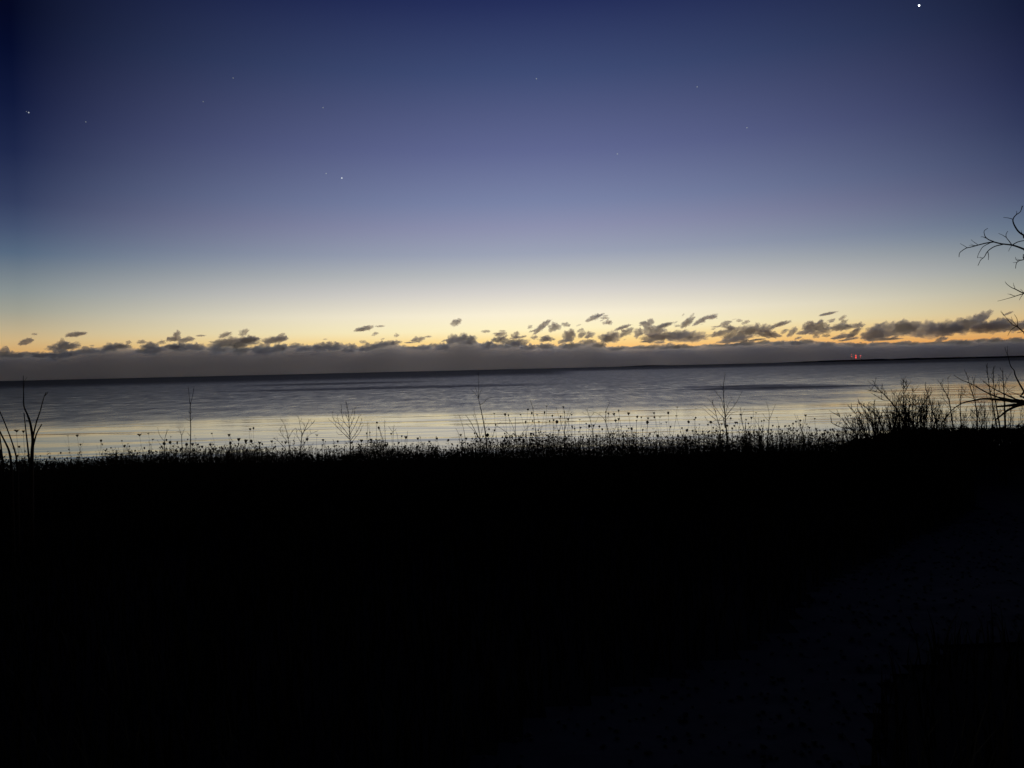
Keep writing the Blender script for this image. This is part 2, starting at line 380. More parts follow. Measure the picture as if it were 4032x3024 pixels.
CL = [(136,1316,23,8,0),(298,1317,78,16,5),(102,1346,60,20,15),(253,1367,120,26,3),(246,1355,46,26,0),(16,1380,36,25,0),(362,1361,18,6,0),(558,1347,36,14,0),
(506,1349,20,14,0),(592,1365,64,26,5),(637,1349,27,14,0),(696,1320,27,28,30),(683,1336,55,18,0),(737,1338,55,18,10),(791,1322,36,7,0),(886,1320,50,16,20),
(961,1310,40,18,30),(922,1350,200,34,2),(985,1338,70,22,5),(1080,1341,90,24,4),(1110,1334,46,22,5),(1107,1321,34,13,20),(1433,1295,72,16,10),(1496,1285,34,7,0),
(1478,1315,28,11,20),(1562,1321,20,14,0),(1507,1335,18,6,15),(1645,1338,50,20,5),(1686,1326,28,7,0),(1297,1351,30,12,0),(1281,1336,18,5,0),(1613,1349,40,6,0),
(1781,1337,45,30,20),(1797,1272,46,22,20),(1914,1305,34,11,0),(1955,1314,28,7,0),(1968,1338,64,20,3),(2030,1320,34,24,15),(2052,1328,42,9,10),(2104,1330,28,15,0),
(2154,1335,54,20,0),(2086,1288,18,13,20),(2133,1288,78,20,35),(2183,1290,46,30,20),(2228,1279,36,14,-10),(2025,1349,100,22,0),(2244,1322,48,46,50),(2219,1344,46,16,10),
(2292,1317,36,22,30),(2323,1320,42,22,15),(2339,1252,60,18,22),(2384,1244,24,7,0),(2393,1271,36,18,0),(2452,1290,64,12,15),(2400,1331,80,40,0),(2468,1308,54,24,20),
(2513,1313,40,28,30),(2531,1271,28,11,10),(2556,1279,44,30,50),(2621,1281,60,14,15),(2576,1304,90,32,5),(2620,1326,180,32,3),(2707,1328,150,38,0),(2829,1315,60,20,12),
(2707,1270,64,22,35),(2762,1263,70,15,27),(2802,1250,24,6,0),(2728,1240,18,9,45),(2857,1274,48,15,18),(2820,1287,36,5,0),(2875,1295,36,18,45),(2911,1263,24,11,0),
(2902,1314,110,46,10),(2988,1301,104,38,5),(2897,1338,130,20,8),(3033,1319,80,24,-5),(3074,1277,74,15,14),(3119,1308,50,22,35),(3187,1271,32,9,10),(3214,1295,98,44,0),
(3168,1310,60,16,5),(3259,1236,64,10,10),(3268,1261,24,6,10),(3313,1290,90,24,4),(3322,1270,36,16,30),(3214,1326,26,13,0),(3254,1322,32,11,0),(3313,1326,60,17,10),
(3380,1283,46,20,5),(3362,1312,60,18,35),(3348,1335,54,8,5),(3440,1318,90,44,8),(3511,1303,170,56,4),(3570,1288,90,40,3),(3640,1302,130,52,0),(3720,1296,150,48,4),
(3800,1285,140,48,12),(3850,1262,110,32,28),(3862,1250,36,22,10),(3900,1290,150,40,6),(3936,1278,90,34,5),(3990,1290,110,32,4),(4060,1276,90,36,0),(3480,1337,140,9,0),(3710,1331,24,7,5),
*PUFFS,(4200,1270,200,50,5),(-120,1372,160,30,0),(2550,1345,60,7,0),(2560,1338,26,6,0),(2595,1349,44,9,0),(2690,1240,14,6,40),(2980,1338,60,7,4),(1430,1347,26,12,0),(2930,1342,40,6,5)]
wr = random.Random(17); base_cl = [q for q in CL if 1350 > q[1] > 1240 and q[0] > 1700]
for q_ in range(120):                     # torn shreds round the larger clouds
    b_ = wr.choice(base_cl); w_ = wr.uniform(12, 46)
    x_ = b_[0]+wr.gauss(0, .6)*b_[2]+wr.uniform(-8, 8); y_ = b_[1]+wr.gauss(0, .55)*b_[3]+wr.uniform(-3, 6)
    if y_ < hy(x_)-bank_h(x_)-3: CL.append((x_, y_, w_, w_*wr.uniform(.16, .38), wr.uniform(-6, 32)))
def ico(sub):
    b2 = bmesh.new(); bmesh.ops.create_icosphere(b2, subdivisions=sub, radius=1.0)
    v = [tuple(x.co) for x in b2.verts]; f = [tuple(q.index for q in p.verts) for p in b2.faces]; b2.free(); return v, f
ICO = ico(5); ICOS = ico(4)
for ci, (cx, cy, w, hh, tilt) in enumerate(CL):
    V, Fc = ICO if w > 60 else ICOS
    u = D_BANK/FPX; Dc = D_BANK*(0.80+.12*random.random())
    c = at(cx, cy, Dc); u = Dc/FPX
    rx, rz = w*u*.5*1.04, hh*u*.5*1.12; ry = min(max(rx*.6, rz), 190)
    asp = rx/rz; sd = ci*7.3
    ca, sa = math.cos(R(tilt+1.3)), math.sin(R(tilt+1.3))
    out = []
    for (x, y, z) in V:
        p = Vector((x*asp, y*asp*.6, z))
        n1 = noise.fractal(p*1.35+Vector((sd, 0, 0)), .62, 2.2, 6)
        n2 = noise.noise(Vector((x*1.5+sd, y*1.5, z*1.0)))
        s_ = 1+.62*n1+.35*n2
        s_ = max(s_, .12)*1.08
        fl = 1.0 if z > 0 else .75
        xx, zz = x*rx*(1+.45*(s_-1)), z*rz*s_*fl
        zz += .25*rz*noise.noise(Vector((x*asp*1.3+sd, 2, 0)))
        out.append((xx*ca-zz*sa, y*ry*s_, xx*sa+zz*ca))
    # 
    me = bpy.data.meshes.new('cloud'); me.from_pydata(out, [], Fc); me.materials.append(CLOUDM)
    o = bpy.data.objects.new('cloud', me); o.location = c; COL.objects.link(o); tag(o, kind='structure')

# ------------------------------------------------------------------ plants
rnd = random.Random(41)
def catmull(P, k=3):
    if len(P) < 3: return P
    out = []
    for i in range(len(P)-1):
        p0 = P[max(i-1, 0)]; p1 = P[i]; p2 = P[i+1]; p3 = P[min(i+2, len(P)-1)]
        for j in range(k):
            t_ = j/k
            out.append(.5*((2*p1)+(p2-p0)*t_+(2*p0-5*p1+4*p2-p3)*t_*t_+(3*p1-p0-3*p2+p3)*t_**3))
    out.append(P[-1]); return out
def branch_pts(pts, Yd, y0, spread):
    """picture-plane course of a branch, leaning towards or away from the viewer by `spread`"""
    n = len(pts); dy = rnd.uniform(-1, 1)*spread; P = []
    for i, (x, y) in enumerate(pts):
        P.append(at(x, y, Yd+y0+dy*i/(n-1)))
    return catmull(P), dy
def twigs(mb, P, r, dens, ln, lev=1):
    """fine side twigs along a course P (world)"""
    L = sum((P[i+1]-P[i]).length for i in range(len(P)-1)); n = int(L*dens)
    for q in range(n):
        t_ = .25+.75*(q+rnd.random())/max(n, 1); i = min(int(t_*(len(P)-1)), len(P)-2)
        a = P[i]; d = (P[i+1]-P[i]).normalized()
        side = 1 if q % 2 else -1
        v = (d*rnd.uniform(.7, 1.1)+Vector((side*rnd.uniform(.35, .8), rnd.uniform(-.5, .5), rnd.uniform(.05, .4)))).normalized()
        l = ln*rnd.uniform(.4, 1)*(1.15-t_*.6); pts = [a]
        for k_ in range(3):
            v = (v+Vector((rnd.uniform(-.25, .25), rnd.uniform(-.25, .25), rnd.uniform(-.05, .25)))).normalized(); pts.append(pts[-1]+v*l/3)
        mb.tube(pts, r, r*.45, n=4)
        if lev > 0: twigs(mb, pts, r*.7, 1.6/l, l*.55, lev-1)
def plant(name, label, cat, Yd, stems, branches, tw=(0, 0, 0, 0), spread=.12, group=None, base_px=None, bmat=BARK):
    """stems, branches: lists of (pts px, r0 px, r1 px). tw = (radius px, density per m, length m, levels)"""
    u = Yd/FPX
    b0 = stems[0][0][0]; bp_ = at(b0[0], b0[1], Yd)
    loc = (bp_.x, Yd, gz(bp_.x, Yd))
    e = empty(name, loc, label, cat, group)
    allP = []
    for nm, lst, mt_ in (('trunk', stems, bmat), ('branch', branches, TWIG if bmat is not BARK else BARK)):
        for pts, r0, r1 in lst:
            mb = MB(); y0 = 0
            if nm == 'trunk':
                f = at(pts[0][0], pts[0][1], Yd); P, dy = branch_pts(pts, Yd, rnd.uniform(-.03, .03), spread*.4)
                f = P[0]; g0 = gz(f.x, f.y)
                if f.z > g0: P = [Vector((f.x+(f.z-g0)*rnd.uniform(-.05, .05), f.y, g0-.02))]+P
            else:
                P, dy = branch_pts(pts, Yd, 0, spread)
            mb.tube(P, r0*u/2, r1*u/2, n=6 if r0 > 5 else 5)
            o = mb.build(nm, mt_, e, smooth=True); allP.append(P)
    if tw[1] > 0:
        mb = MB()
        for P in allP: twigs(mb, P, tw[0]*u/2, tw[1], tw[2], tw[3])
        if mb.v: tag(mb.build('twigs', TWIG, e), kind='stuff')
    return e
def Z(x0, y0, s, *pts): return [(x0+a*s, y0+b*s) for a, b in pts]
s3 = 700/2212; s6 = 600/1896; s7 = 632/1747; s8 = 432/956
z1 = lambda *p: Z(0, 1400, s3, *p); z2 = lambda *p: Z(600, 1400, s3, *p); z3 = lambda *p: Z(1200, 1400, s3, *p)
z4 = lambda *p: Z(1800, 1400, s3, *p); z5 = lambda *p: Z(2400, 1400, s3, *p); z6 = lambda *p: Z(3000, 1400, s6, *p)
z7 = lambda *p: Z(3400, 1350, s7, *p); z8 = lambda *p: Z(3600, 700, s8, *p)

plant('bare_shrub', 'leafless shrub with thick forking stems, nearest plant at the left edge', 'shrub', 6.4,
  [(z1((395,1400),(400,1200),(408,1060),(393,930),(372,820),(335,720),(297,625),(294,480),(290,380),(290,250)), 15, 2.0)],
  [(z1((405,1110),(412,1010),(450,840),(500,690),(540,540),(575,455)), 8, 2.5), (z1((415,1110),(430,1060),(460,960),(520,855)), 8, 4),
   (z1((365,1330),(345,1130),(318,900),(298,710)), 8, 3), (z1((375,825),(355,815),(325,812)), 5, 4), (z1((294,420),(300,380),(312,330)), 2, 1),
   (z1((560,500),(590,465),(596,448)), 3, 2)], (2, 1.2, .12, 0))
plant('bare_shrub', 'leaning arched bare stems cut off by the left edge of the photo', 'shrub', 6.0,
  [(z1((220,1380),(195,1230),(140,1050),(60,840),(0,700),(-60,560)), 7, 3), (z1((145,1380),(120,1220),(90,1130),(20,990),(-40,860)), 10, 5)],
  [(z1((45,1400),(25,1250),(10,1100),(-10,960)), 9, 4), (z1((0,1170),(35,1300),(50,1400)), 9, 6), (z1((-30,1050),(-10,1180),(10,1300)), 10, 6)], (2, 1.0, .15, 0))
plant('thin_sapling', 'tall thin sapling with a two-pronged top standing alone left of centre', 'sapling', 9.5,
  [(z2((463,1330),(470,1150),(477,900),(470,760),(471,610)), 4.6, 3)],
  [(z2((471,615),(456,500),(452,430),(445,385)), 2.2, 1), (z2((471,615),(495,520),(510,450),(518,388)), 2.2, 1),
   (z2((474,812),(440,800),(405,775)), 2, 1), (z2((475,812),(500,780),(505,760)), 2, 1), (z2((470,1000),(445,970),(430,958)), 2, 1),
   (z2((471,720),(455,705),(448,690)), 2.5, 1.5), (z2((471,720),(486,705),(490,690)), 2, 1.2)], (1.4, 5, .05, 0))
plant('small_sapling', 'short Y-forked sprout just left of the tall thin sapling', 'sapling', 9.7,
  [(z2((378,1300),(372,1180),(366,1080),(364,990)), 3.6, 2.4)],
  [(z2((364,995),(345,940),(323,893)), 2, 1), (z2((364,995),(385,950),(405,900)), 2, 1), (z2((370,1160),(320,1140),(280,1115),(255,1085)), 1.6, 1)], (1.2, 3, .05, 0))
plant('small_sapling', 'short twiggy sprout with curled prongs, second left of the tall thin sapling', 'sapling', 10.0,
  [(z2((148,1300),(150,1180),(150,1060)), 3.6, 2.6)],
  [(z2((150,1065),(110,1020),(78,960),(66,890)), 2, 1), (z2((150,1065),(165,990),(185,905)), 2, 1), (z2((158,1020),(180,960),(200,915)), 1.6, 1),
   (z2((140,1150),(100,1110),(60,1050)), 1.5, 1)], (1.2, 3, .05, 0))
plant('wiry_bush', 'wiry leafless bush of crossing twigs between the thin sapling and fan-shaped sapling', 'bush', 9.6,
  [(z2((1835,1310),(1845,1150),(1862,980)), 5, 3), (z2((1725,1300),(1705,1150),(1682,990)), 4, 2.6)],
  [(z2((1862,985),(1840,880),(1820,755)), 2.4, 1), (z2((1862,985),(1905,900),(1960,795)), 2.2, 1), (z2((1890,940),(1960,880),(2025,800)), 2.2, 1),
   (z2((1682,995),(1655,890),(1610,800)), 2.2, 1), (z2((1690,1040),(1720,980),(1750,920)), 1.8, 1), (z2((1860,1010),(1900,910),(1880,830)), 1.8, 1),
   (z2((1700,1100),(1640,1020),(1600,960),(1590,890)), 1.8, 1), (z2((1850,1080),(1800,990),(1790,900)), 1.8, 1),
   (z2((1880,1130),(1940,1000),(2045,940)), 1.8, 1), (z2((1660,1160),(1560,1060),(1500,1030)), 2, 1)], (1.5, 16, .13, 1))
plant('fan_sapling', 'bare sapling whose curved twigs spread like an open fan', 'sapling', 9.4,
  [(z3((575,1310),(568,1150),(560,1000),(553,870),(540,720),(510,560)), 6, 1.8)],
  [(z3((556,1040),(500,985),(440,930),(380,860),(300,800)), 3, 1), (z3((555,1010),(500,930),(440,860),(375,815),(348,760),(345,700)), 2.6, 1),
   (z3((553,900),(500,840),(470,770),(455,690),(455,600)), 2.4, 1), (z3((552,830),(520,760),(500,690)), 2, 1), (z3((556,900),(590,830),(620,730),(625,640)), 2.4, 1),
   (z3((560,980),(620,880),(665,780),(702,735)), 2.4, 1), (z3((566,1060),(640,960),(690,860),(712,780)), 2.8, 1), (z3((555,800),(580,740),(605,670)), 2, 1),
   (z3((568,1100),(640,1010),(700,930),(712,870)), 2.2, 1), (z3((430,860),(410,780),(400,740)), 1.6, 1), (z3((470,980),(430,985),(400,960)), 1.6, 1)], (1.4, 15, .11, 1))
plant('thin_weed_clump', 'clump of thin upright dead stems right of the fan-shaped sapling', 'weed clump', 9.8,
  [(z3((1010,1300),(1003,1100),(998,950),(994,800)), 3, 1.2), (z3((1100,1300),(1098,1080),(1100,960),(1112,860)), 2.6, 1.2)],
  [(z3((900,1200),(895,1000),(890,850)), 2, 1), (z3((1100,960),(1070,920),(1040,880)), 2, 1), (z3((1100,950),(1140,910)), 1.6, 1), (z3((780,1150),(778,960),(785,820)), 1.6, 1),
   (z3((820,1150),(810,1000),(795,880)), 1.6, 1), (z3((940,1180),(950,1000),(925,860)), 1.6, 1), (z3((1150,1200),(1160,1050),(1130,930)), 1.6, 1),
   (z3((1270,1100),(1278,940)), 1.6, 1)], (1.1, 7, .08, 0))
plant('crooked_sapling', 'tallest bare sapling with a crooked stem and whip top in the middle of the shoreline', 'sapling', 9.0,
  [(z4((375,1290),(365,1100),(345,920),(310,740),(283,610),(266,530),(268,380),(265,200)), 7, 1.0)],
  [(z4((266,535),(220,470),(165,415)), 2.4, 1), (z4((266,520),(245,450),(225,400)), 1.8, 1), (z4((268,510),(290,450),(318,410)), 1.8, 1),
   (z4((283,612),(330,590),(365,545),(440,515)), 2.6, 1), (z4((295,680),(335,675)), 1.8, 1), (z4((345,920),(375,880),(400,850)), 1.4, .8)], (1.2, 3.5, .1, 0))
plant('leaning_sprout_clump', 'spray of slanting bare stems beside the foot of the tall crooked sapling', 'sapling', 9.3,
  [(z4((292,1300),(288,1150),(283,1020)), 6, 4)],
  [(z4((283,1040),(240,970),(170,830),(105,740)), 3.6, 1.6), (z4((283,1030),(265,880),(230,760),(212,700),(212,630)), 2.6, 1), (z4((280,1040),(200,930),(110,845)), 2.2, 1),
   (z4((286,1020),(320,900),(360,760)), 1.6, 1), (z4((285,1030),(255,880),(200,730)), 1.8, 1), (z4((110,1150),(90,960),(55,830),(25,740)), 2, 1),
   (z4((30,1100),(20,980),(-20,900)), 1.8, 1), (z4((290,1050),(350,960),(400,880)), 1.4, .8)], (1.2, 4, .1, 0))
plant('forked_sprout', 'three-stemmed sprout forking low, right of the crooked sapling', 'sapling', 9.4,
  [(z4((748,1290),(742,1150),(732,1040)), 5, 3.5)],
  [(z4((732,1045),(724,920),(725,765)), 3, 1.4), (z4((735,1050),(700,900),(640,770)), 2.4, 1), (z4((738,1080),(640,980),(545,905),(475,875)), 2.4, 1),
   (z4((745,1060),(800,980),(850,920),(945,850)), 2.2, 1), (z4((540,905),(500,870),(560,820)), 1.4, .8), (z4((660,830),(650,790)), 1.4, 1)], (1.1, 3.5, .1, 0))
plant('leaning_sapling', 'single bare stem leaning left with a whip tip in the middle of the weeds', 'sapling', 9.6,
  [(z4((998,1290),(990,1080),(965,850),(940,650),(905,550)), 4.5, 1.2)],
  [(z4((955,760),(935,720),(925,690)), 1.6, 1), (z4((980,960),(1040,890),(1130,860),(1235,850)), 1.5, .8), (z4((940,680),(965,620)), 1.2, .8)], (1, 2, .08, 0))
plant('broom_weed', 'upright broom-like weed with several stems rising from one foot', 'weed', 9.5,
  [(z4((1332,1290),(1330,1100),(1332,960)), 4, 3)],
  [(z4((1332,960),(1345,860),(1372,740),(1405,640)), 2.2, 1), (z4((1332,980),(1300,860),(1262,750),(1230,640)), 2, 1), (z4((1334,960),(1352,880),(1400,750),(1425,700)), 1.8, 1),
   (z4((1332,1000),(1345,850),(1335,700),(1322,640)), 1.8, 1), (z4((1345,1000),(1380,900),(1390,800)), 1.6, 1), (z4((1300,1150),(1270,1000),(1240,880)), 1.6, 1)], (1, 3, .08, 0))
plant('forked_sprout', 'sprout with a kinked stem and wiry top left of the Y-topped twig', 'sapling', 9.4,
  [(z4((1705,1290),(1700,1100),(1690,980),(1672,860)), 5.5, 2.6)],
  [(z4((1672,865),(1640,740),(1595,650)), 2.2, 1), (z4((1672,865),(1655,780),(1700,720)), 1.8, 1), (z4((1640,745),(1590,730),(1555,700)), 1.4, .8),
   (z4((1685,920),(1740,800),(1790,700)), 1.5, .8), (z4((1640,740),(1620,690),(1630,640)), 1.4, .8), (z4((1690,960),(1620,900),(1560,870)), 1.3, .8)], (1, 5, .1, 0))
plant('forked_sprout', 'slender sprout with arms reaching left like an open hand', 'sapling', 9.2,
  [(z4((1922,1290),(1912,1080),(1875,930),(1842,800)), 5.5, 2.4)],
  [(z4((1842,805),(1858,680),(1895,590),(1880,550)), 2.2, 1), (z4((1842,805),(1780,740),(1700,700),(1640,680)), 1.8, .9), (z4((1845,810),(1880,760),(1885,700)), 1.6, 1),
   (z4((1900,1010),(1960,920),(2010,820)), 1.8, 1), (z4((1700,705),(1670,750),(1590,760)), 1.2, .8)], (1, 4, .1, 0))
plant('branching_sapling', 'tall many-branched bare sapling reaching the horizon right of centre', 'sapling', 8.8,
  [(z5((1475,1240),(1460,1000),(1440,780),(1425,600),(1415,400),(1430,290),(1440,230)), 7.5, 1.0)],
  [(z5((1440,775),(1480,710),(1540,640),(1600,545),(1650,440)), 3.2, 1), (z5((1445,740),(1465,640),(1500,570),(1545,545)), 2.2, .9),
   (z5((1432,790),(1370,720),(1300,620),(1225,535)), 3, 1), (z5((1422,660),(1390,540),(1340,480),(1300,425)), 2.4, .9),
   (z5((1428,800),(1340,805),(1250,740),(1150,650),(1060,670)), 2.2, .9), (z5((1425,720),(1380,640),(1370,590)), 1.6, .8),
   (z5((1440,900),(1420,790),(1422,770)), 4, 3), (z5((1450,800),(1520,720),(1600,690)), 1.8, .9), (z5((1480,650),(1450,600),(1460,560)), 1.4, .8),
   (z5((1330,800),(1240,840),(1190,760)), 1.4, .8)], (1.2, 5, .13, 1))
plant('branching_sapling', 'secondary bare stem leaning left at the foot of the many-branched sapling', 'sapling', 8.9,
  [(z5((1390,1240),(1380,960),(1345,800),(1310,680),(1270,560)), 4.5, 1.2)],
  [(z5((1335,760),(1260,690),(1180,620)), 2, .9), (z5((1320,700),(1290,620),(1285,550)), 2, .9), (z5((1370,900),(1300,850),(1210,800)), 1.6, .9), (z5((1345,810),(1400,760),(1410,700)), 1.5, .8)], (1.2, 5, .12, 1))
plant('thin_weed_clump', 'pair of leaning dry stems right of the many-branched sapling', 'weed clump', 9.2,
  [(z5((1690,1240),(1680,980),(1655,850),(1635,700),(1622,640)), 4.2, 1.4), (z5((1712,1240),(1702,1000),(1690,830)), 3.2, 1.8)],
  [(z5((1655,850),(1640,760),(1690,650)), 1.4, .8), (z5((1690,960),(1740,900),(1790,850)), 1.8, 1), (z5((1670,900),(1640,820),(1600,790)), 1.4, .8),
   (z5((1860,1100),(1855,900),(1858,770)), 2, 1), (z5((1800,1100),(1800,850),(1785,640)), 1.6, .8), (z5((1870,900),(1830,830),(1800,780)), 1.4, .8)], (1, 4, .1, 0))
plant('slender_sapling', 'slender pale sapling dividing into a long V in the right half', 'sapling', 9.6,
  [(z5((1955,1240),(1968,1040),(1982,900),(1985,800)), 4.5, 2.6)],
  [(z5((1985,805),(1985,700),(1950,570)), 2.2, 1), (z5((1985,805),(2020,720),(2065,600)), 2.2, 1), (z5((1983,815),(1940,770),(1900,710)), 1.5, .8)], (1, 2, .08, 0))
plant('split_sapling', 'small dark sapling splitting into four thin whips left of the thicket', 'sapling', 9.8,
  [(z6((525,1230),(520,1100),(512,990),(490,920)), 7.5, 3)],
  [(z6((490,925),(450,830),(402,720)), 2.2, 1), (z6((492,920),(510,850),(520,785)), 2, 1), (z6((488,900),(462,820),(435,735)), 2, 1), (z6((495,925),(530,840),(545,760)), 1.8, 1)], (1, 4, .1, 0))
plant('weed_stump', 'thick leaning dead stem at the left foot of the thicket', 'weed', 9.8,
  [(z6((800,1230),(792,1130),(775,1050),(765,1030)), 8, 4)], [(z6((775,1050),(750,1000),(740,960)), 2, 1), (z6((778,1050),(800,1000),(830,960)), 2, 1)], (1.2, 6, .08, 0))
plant('twiggy_thicket', 'broad dense leafless thicket sloping up behind the weeds, left of the right-hand shrubs', 'bush', 10.2,
  [(z6((1195,1120),(1180,1000),(1130,930),(1060,905)), 6, 3), (z6((1310,1120),(1290,980),(1240,850),(1200,770)), 6, 3), (z6((1420,1120),(1400,950),(1350,800)), 7, 3),
   (z6((1530,1060),(1500,900),(1440,760),(1380,700)), 7, 3)],
  [(z6((1060,910),(980,890),(910,865),(855,820)), 3, 1), (z6((1130,935),(1090,850),(1060,740)), 2.4, 1), (z6((1200,775),(1150,700),(1100,640)), 2.4, 1),
   (z6((1290,980),(1330,850),(1320,640)), 2.6, 1), (z6((1350,805),(1290,700),(1240,640),(1200,570)), 3.2, 1), (z6((1380,705),(1300,650),(1260,600)), 2.4, 1),
   (z6((1440,765),(1420,660),(1380,600)), 2.4, 1), (z6((1500,900),(1560,760),(1540,640)), 2.6, 1), (z6((1060,905),(1010,800),(890,710)), 2, 1),
   (z6((1180,1000),(1230,900),(1240,800)), 2.4, 1), (z6((1400,950),(1450,830),(1490,740)), 2.6, 1), (z6((1190,1060),(1130,1000),(1000,960),(930,940)), 2.2, 1),
   (z6((1310,1000),(1210,860),(1120,830)), 2.4, 1), (z6((1350,800),(1250,740),(1170,650)), 2.2, 1)], (2.4, 20, .2, 2), spread=.35)
plant('bare_shrub', 'shrub with a long straight limb slanting up left above the thicket', 'shrub', 9.9,
  [(z7((450,960),(440,880),(380,750),(290,630),(205,545),(150,490)), 8, 2.4)],
  [(z7((205,545),(130,530),(50,520)), 2.4, 1), (z7((240,580),(230,520),(200,470)), 2, 1), (z7((330,690),(340,600),(320,520)), 2.2, 1), (z7((290,630),(200,620),(120,560)), 2, 1),
   (z7((400,800),(310,770),(240,800)), 2, 1), (z7((150,490),(120,450),(115,420)), 2, 1)], (2.2, 15, .2, 2), spread=.3)
plant('bare_shrub', 'dense upright leafless shrub with a dark knot of twigs at its middle', 'shrub', 9.7,
  [(z7((560,980),(540,900),(490,800),(440,700),(440,560),(430,400)), 10, 2), (z7((480,960),(490,850),(480,760)), 8, 4)],
  [(z7((530,830),(600,750),(660,660),(700,590),(705,520)), 4, 1.4), (z7((480,770),(510,650),(480,560)), 3, 1.2), (z7((590,920),(620,760),(600,640)), 2.6, 1),
   (z7((545,900),(640,830),(700,740)), 2.6, 1), (z7((450,720),(400,640),(380,560)), 2.4, 1), (z7((640,930),(690,800),(680,680)), 2.4, 1), (z7((500,810),(560,690),(570,560)), 2.4, 1),
   (z7((560,930),(530,700),(545,480)), 2, 1), (z7((440,560),(470,480),(460,420)), 1.8, 1), (z7((470,780),(430,770),(390,800)), 4, 2)], (2.3, 20, .2, 2), spread=.3)
def whip(label, stems, br, Yd=10.0, tw=(1.8, 8, .16, 1)):
    plant('bare_whip_tree', label, 'sapling', Yd, stems, br, tw, spread=.2, group='upright bare saplings near the right edge')
whip('bare sapling with a zigzag kink near its foot, right of the dense shrub',
  [(z7((775,990),(770,880),(790,850),(752,740),(715,600),(690,540),(668,450)), 7, 2)], [(z7((752,740),(820,670),(850,600)), 2.4, 1), (z7((715,600),(740,520),(730,460)), 1.8, 1), (z7((765,780),(800,740),(830,650)), 1.8, 1)])
whip('sapling leaning left with a bent top, left of the low arching limb tip',
  [(z7((985,960),(960,820),(945,700),(915,580),(855,480),(840,430)), 6, 2)], [(z7((915,580),(925,470),(915,370)), 1.8, 1), (z7((870,860),(920,790),(950,740)), 3, 2), (z7((940,690),(870,600),(860,540)), 1.6, 1)])
whip('thin straight sapling with a slanting side shoot from its foot',
  [(z7((1070,970),(1058,800),(1052,640),(1065,560),(1072,480)), 5, 1.4)], [(z7((1072,920),(1130,830),(1200,730)), 2.6, 1.2), (z7((1055,650),(1035,580),(1040,520)), 1.6, 1), (z7((1060,620),(1090,560),(1130,520)), 1.4, .8)])
whip('tall sapling crossing the long limb, with a fork near the horizon',
  [(z7((1240,960),(1235,800),(1218,660),(1190,560),(1150,440),(1118,320)), 6, 1.8)], [(z7((1190,560),(1200,450),(1180,360)), 2, 1), (z7((1218,660),(1215,560),(1205,480)), 1.6, 1), (z7((1300,950),(1260,830),(1225,700)), 3, 1.6), (z7((1320,940),(1290,800),(1260,760)), 2, 1), (z7((1185,560),(1130,540),(1090,510)), 1.4, .8)])
whip('tall straight sapling leaning slightly left, first of the two near the thick limb',
  [(z7((1460,960),(1430,800),(1400,640),(1370,480),(1345,290),(1340,250)), 6, 2)], [(z7((1400,640),(1370,560),(1375,500)), 1.8, 1), (z7((1370,480),(1310,420),(1270,380)), 1.8, .9)], 9.6)
whip('tall straight sapling rising through the thick limb stub, second of the two',
  [(z7((1490,960),(1470,830),(1445,680),(1425,560),(1415,400),(1415,260)), 7, 2)], [(z7((1425,520),(1450,460),(1470,400)), 1.8, 1), (z7((1480,900),(1470,820),(1500,740)), 2, 1), (z7((1418,430),(1400,380),(1395,330)), 1.6, .9)], 9.5)
whip('thick-stemmed sapling with a wiry forked crown close to the right edge',
  [(z7((1545,960),(1540,830),(1535,700),(1530,540),(1520,400),(1515,300)), 9, 2.2)], [(z7((1530,460),(1560,400),(1610,320)), 2.2, 1), (z7((1528,450),(1500,410),(1480,370)), 1.6, .9), (z7((1535,560),(1600,500),(1660,470)), 1.6, .9), (z7((1560,940),(1600,860),(1640,800)), 2, 1)], 9.3)

def brush(name, label, x0, x1, base_y, env, n, Yd, lean, r=(2.6, 4.5)):
    """many fine stems rising from one tangled foot"""
    c = at((x0+x1)/2, base_y, Yd); e = empty(name, (c.x, Yd, gz(c.x, Yd)), label, 'bush')
    mb = MB(); u = Yd/FPX
    for q in range(n):
        x = rnd.uniform(x0, x1); ty_ = np.interp(x, [a for a, _ in env], [b for _, b in env]); ty_ += min(abs(rnd.gauss(0, .33)), .8)*(base_y-ty_)
        yy = Yd+rnd.uniform(-.5, .6); f = at(x-lean*(base_y-ty_)*rnd.uniform(.3, 1.2)+rnd.uniform(-25, 25), base_y, yy); f.z = gz(f.x, f.y)-.01
        tp = at(x+rnd.uniform(-20, 20), ty_, yy+rnd.uniform(-.15, .15))
        P = catmull([f, f.lerp(tp, .35)+Vector((rnd.gauss(0, .03), 0, 0)), f.lerp(tp, .7)+Vector((rnd.gauss(0, .03), 0, 0)), tp], 3)
        mb.tube(P, rnd.uniform(*r)*.8*u/2, .9*u/2, n=4)
        twigs(mb, P, 1.4*u/2, 10, .18, 1)
    tag(mb.build('stems', TWIG, e), kind='stuff')
brush('brushwood', 'low tangled brushwood at the foot of the broad thicket', 3290, 3600, 1800, [(3290, 1690), (3340, 1645), (3400, 1600), (3470, 1580), (3560, 1590), (3620, 1610)], 210, 10.6, -.25)
brush('brushwood', 'tall tangled brushwood round the dense upright shrub', 3500, 3720, 1760, [(3500, 1590), (3560, 1540), (3640, 1545), (3720, 1590)], 170, 10.4, .1)
brush('brushwood', 'thin brushwood between the bare saplings near the right edge', 3680, 4100, 1740, [(3680, 1610), (3800, 1600), (3900, 1560), (4000, 1600), (4100, 1560)], 110, 10.7, .05, (1.6, 2.8))

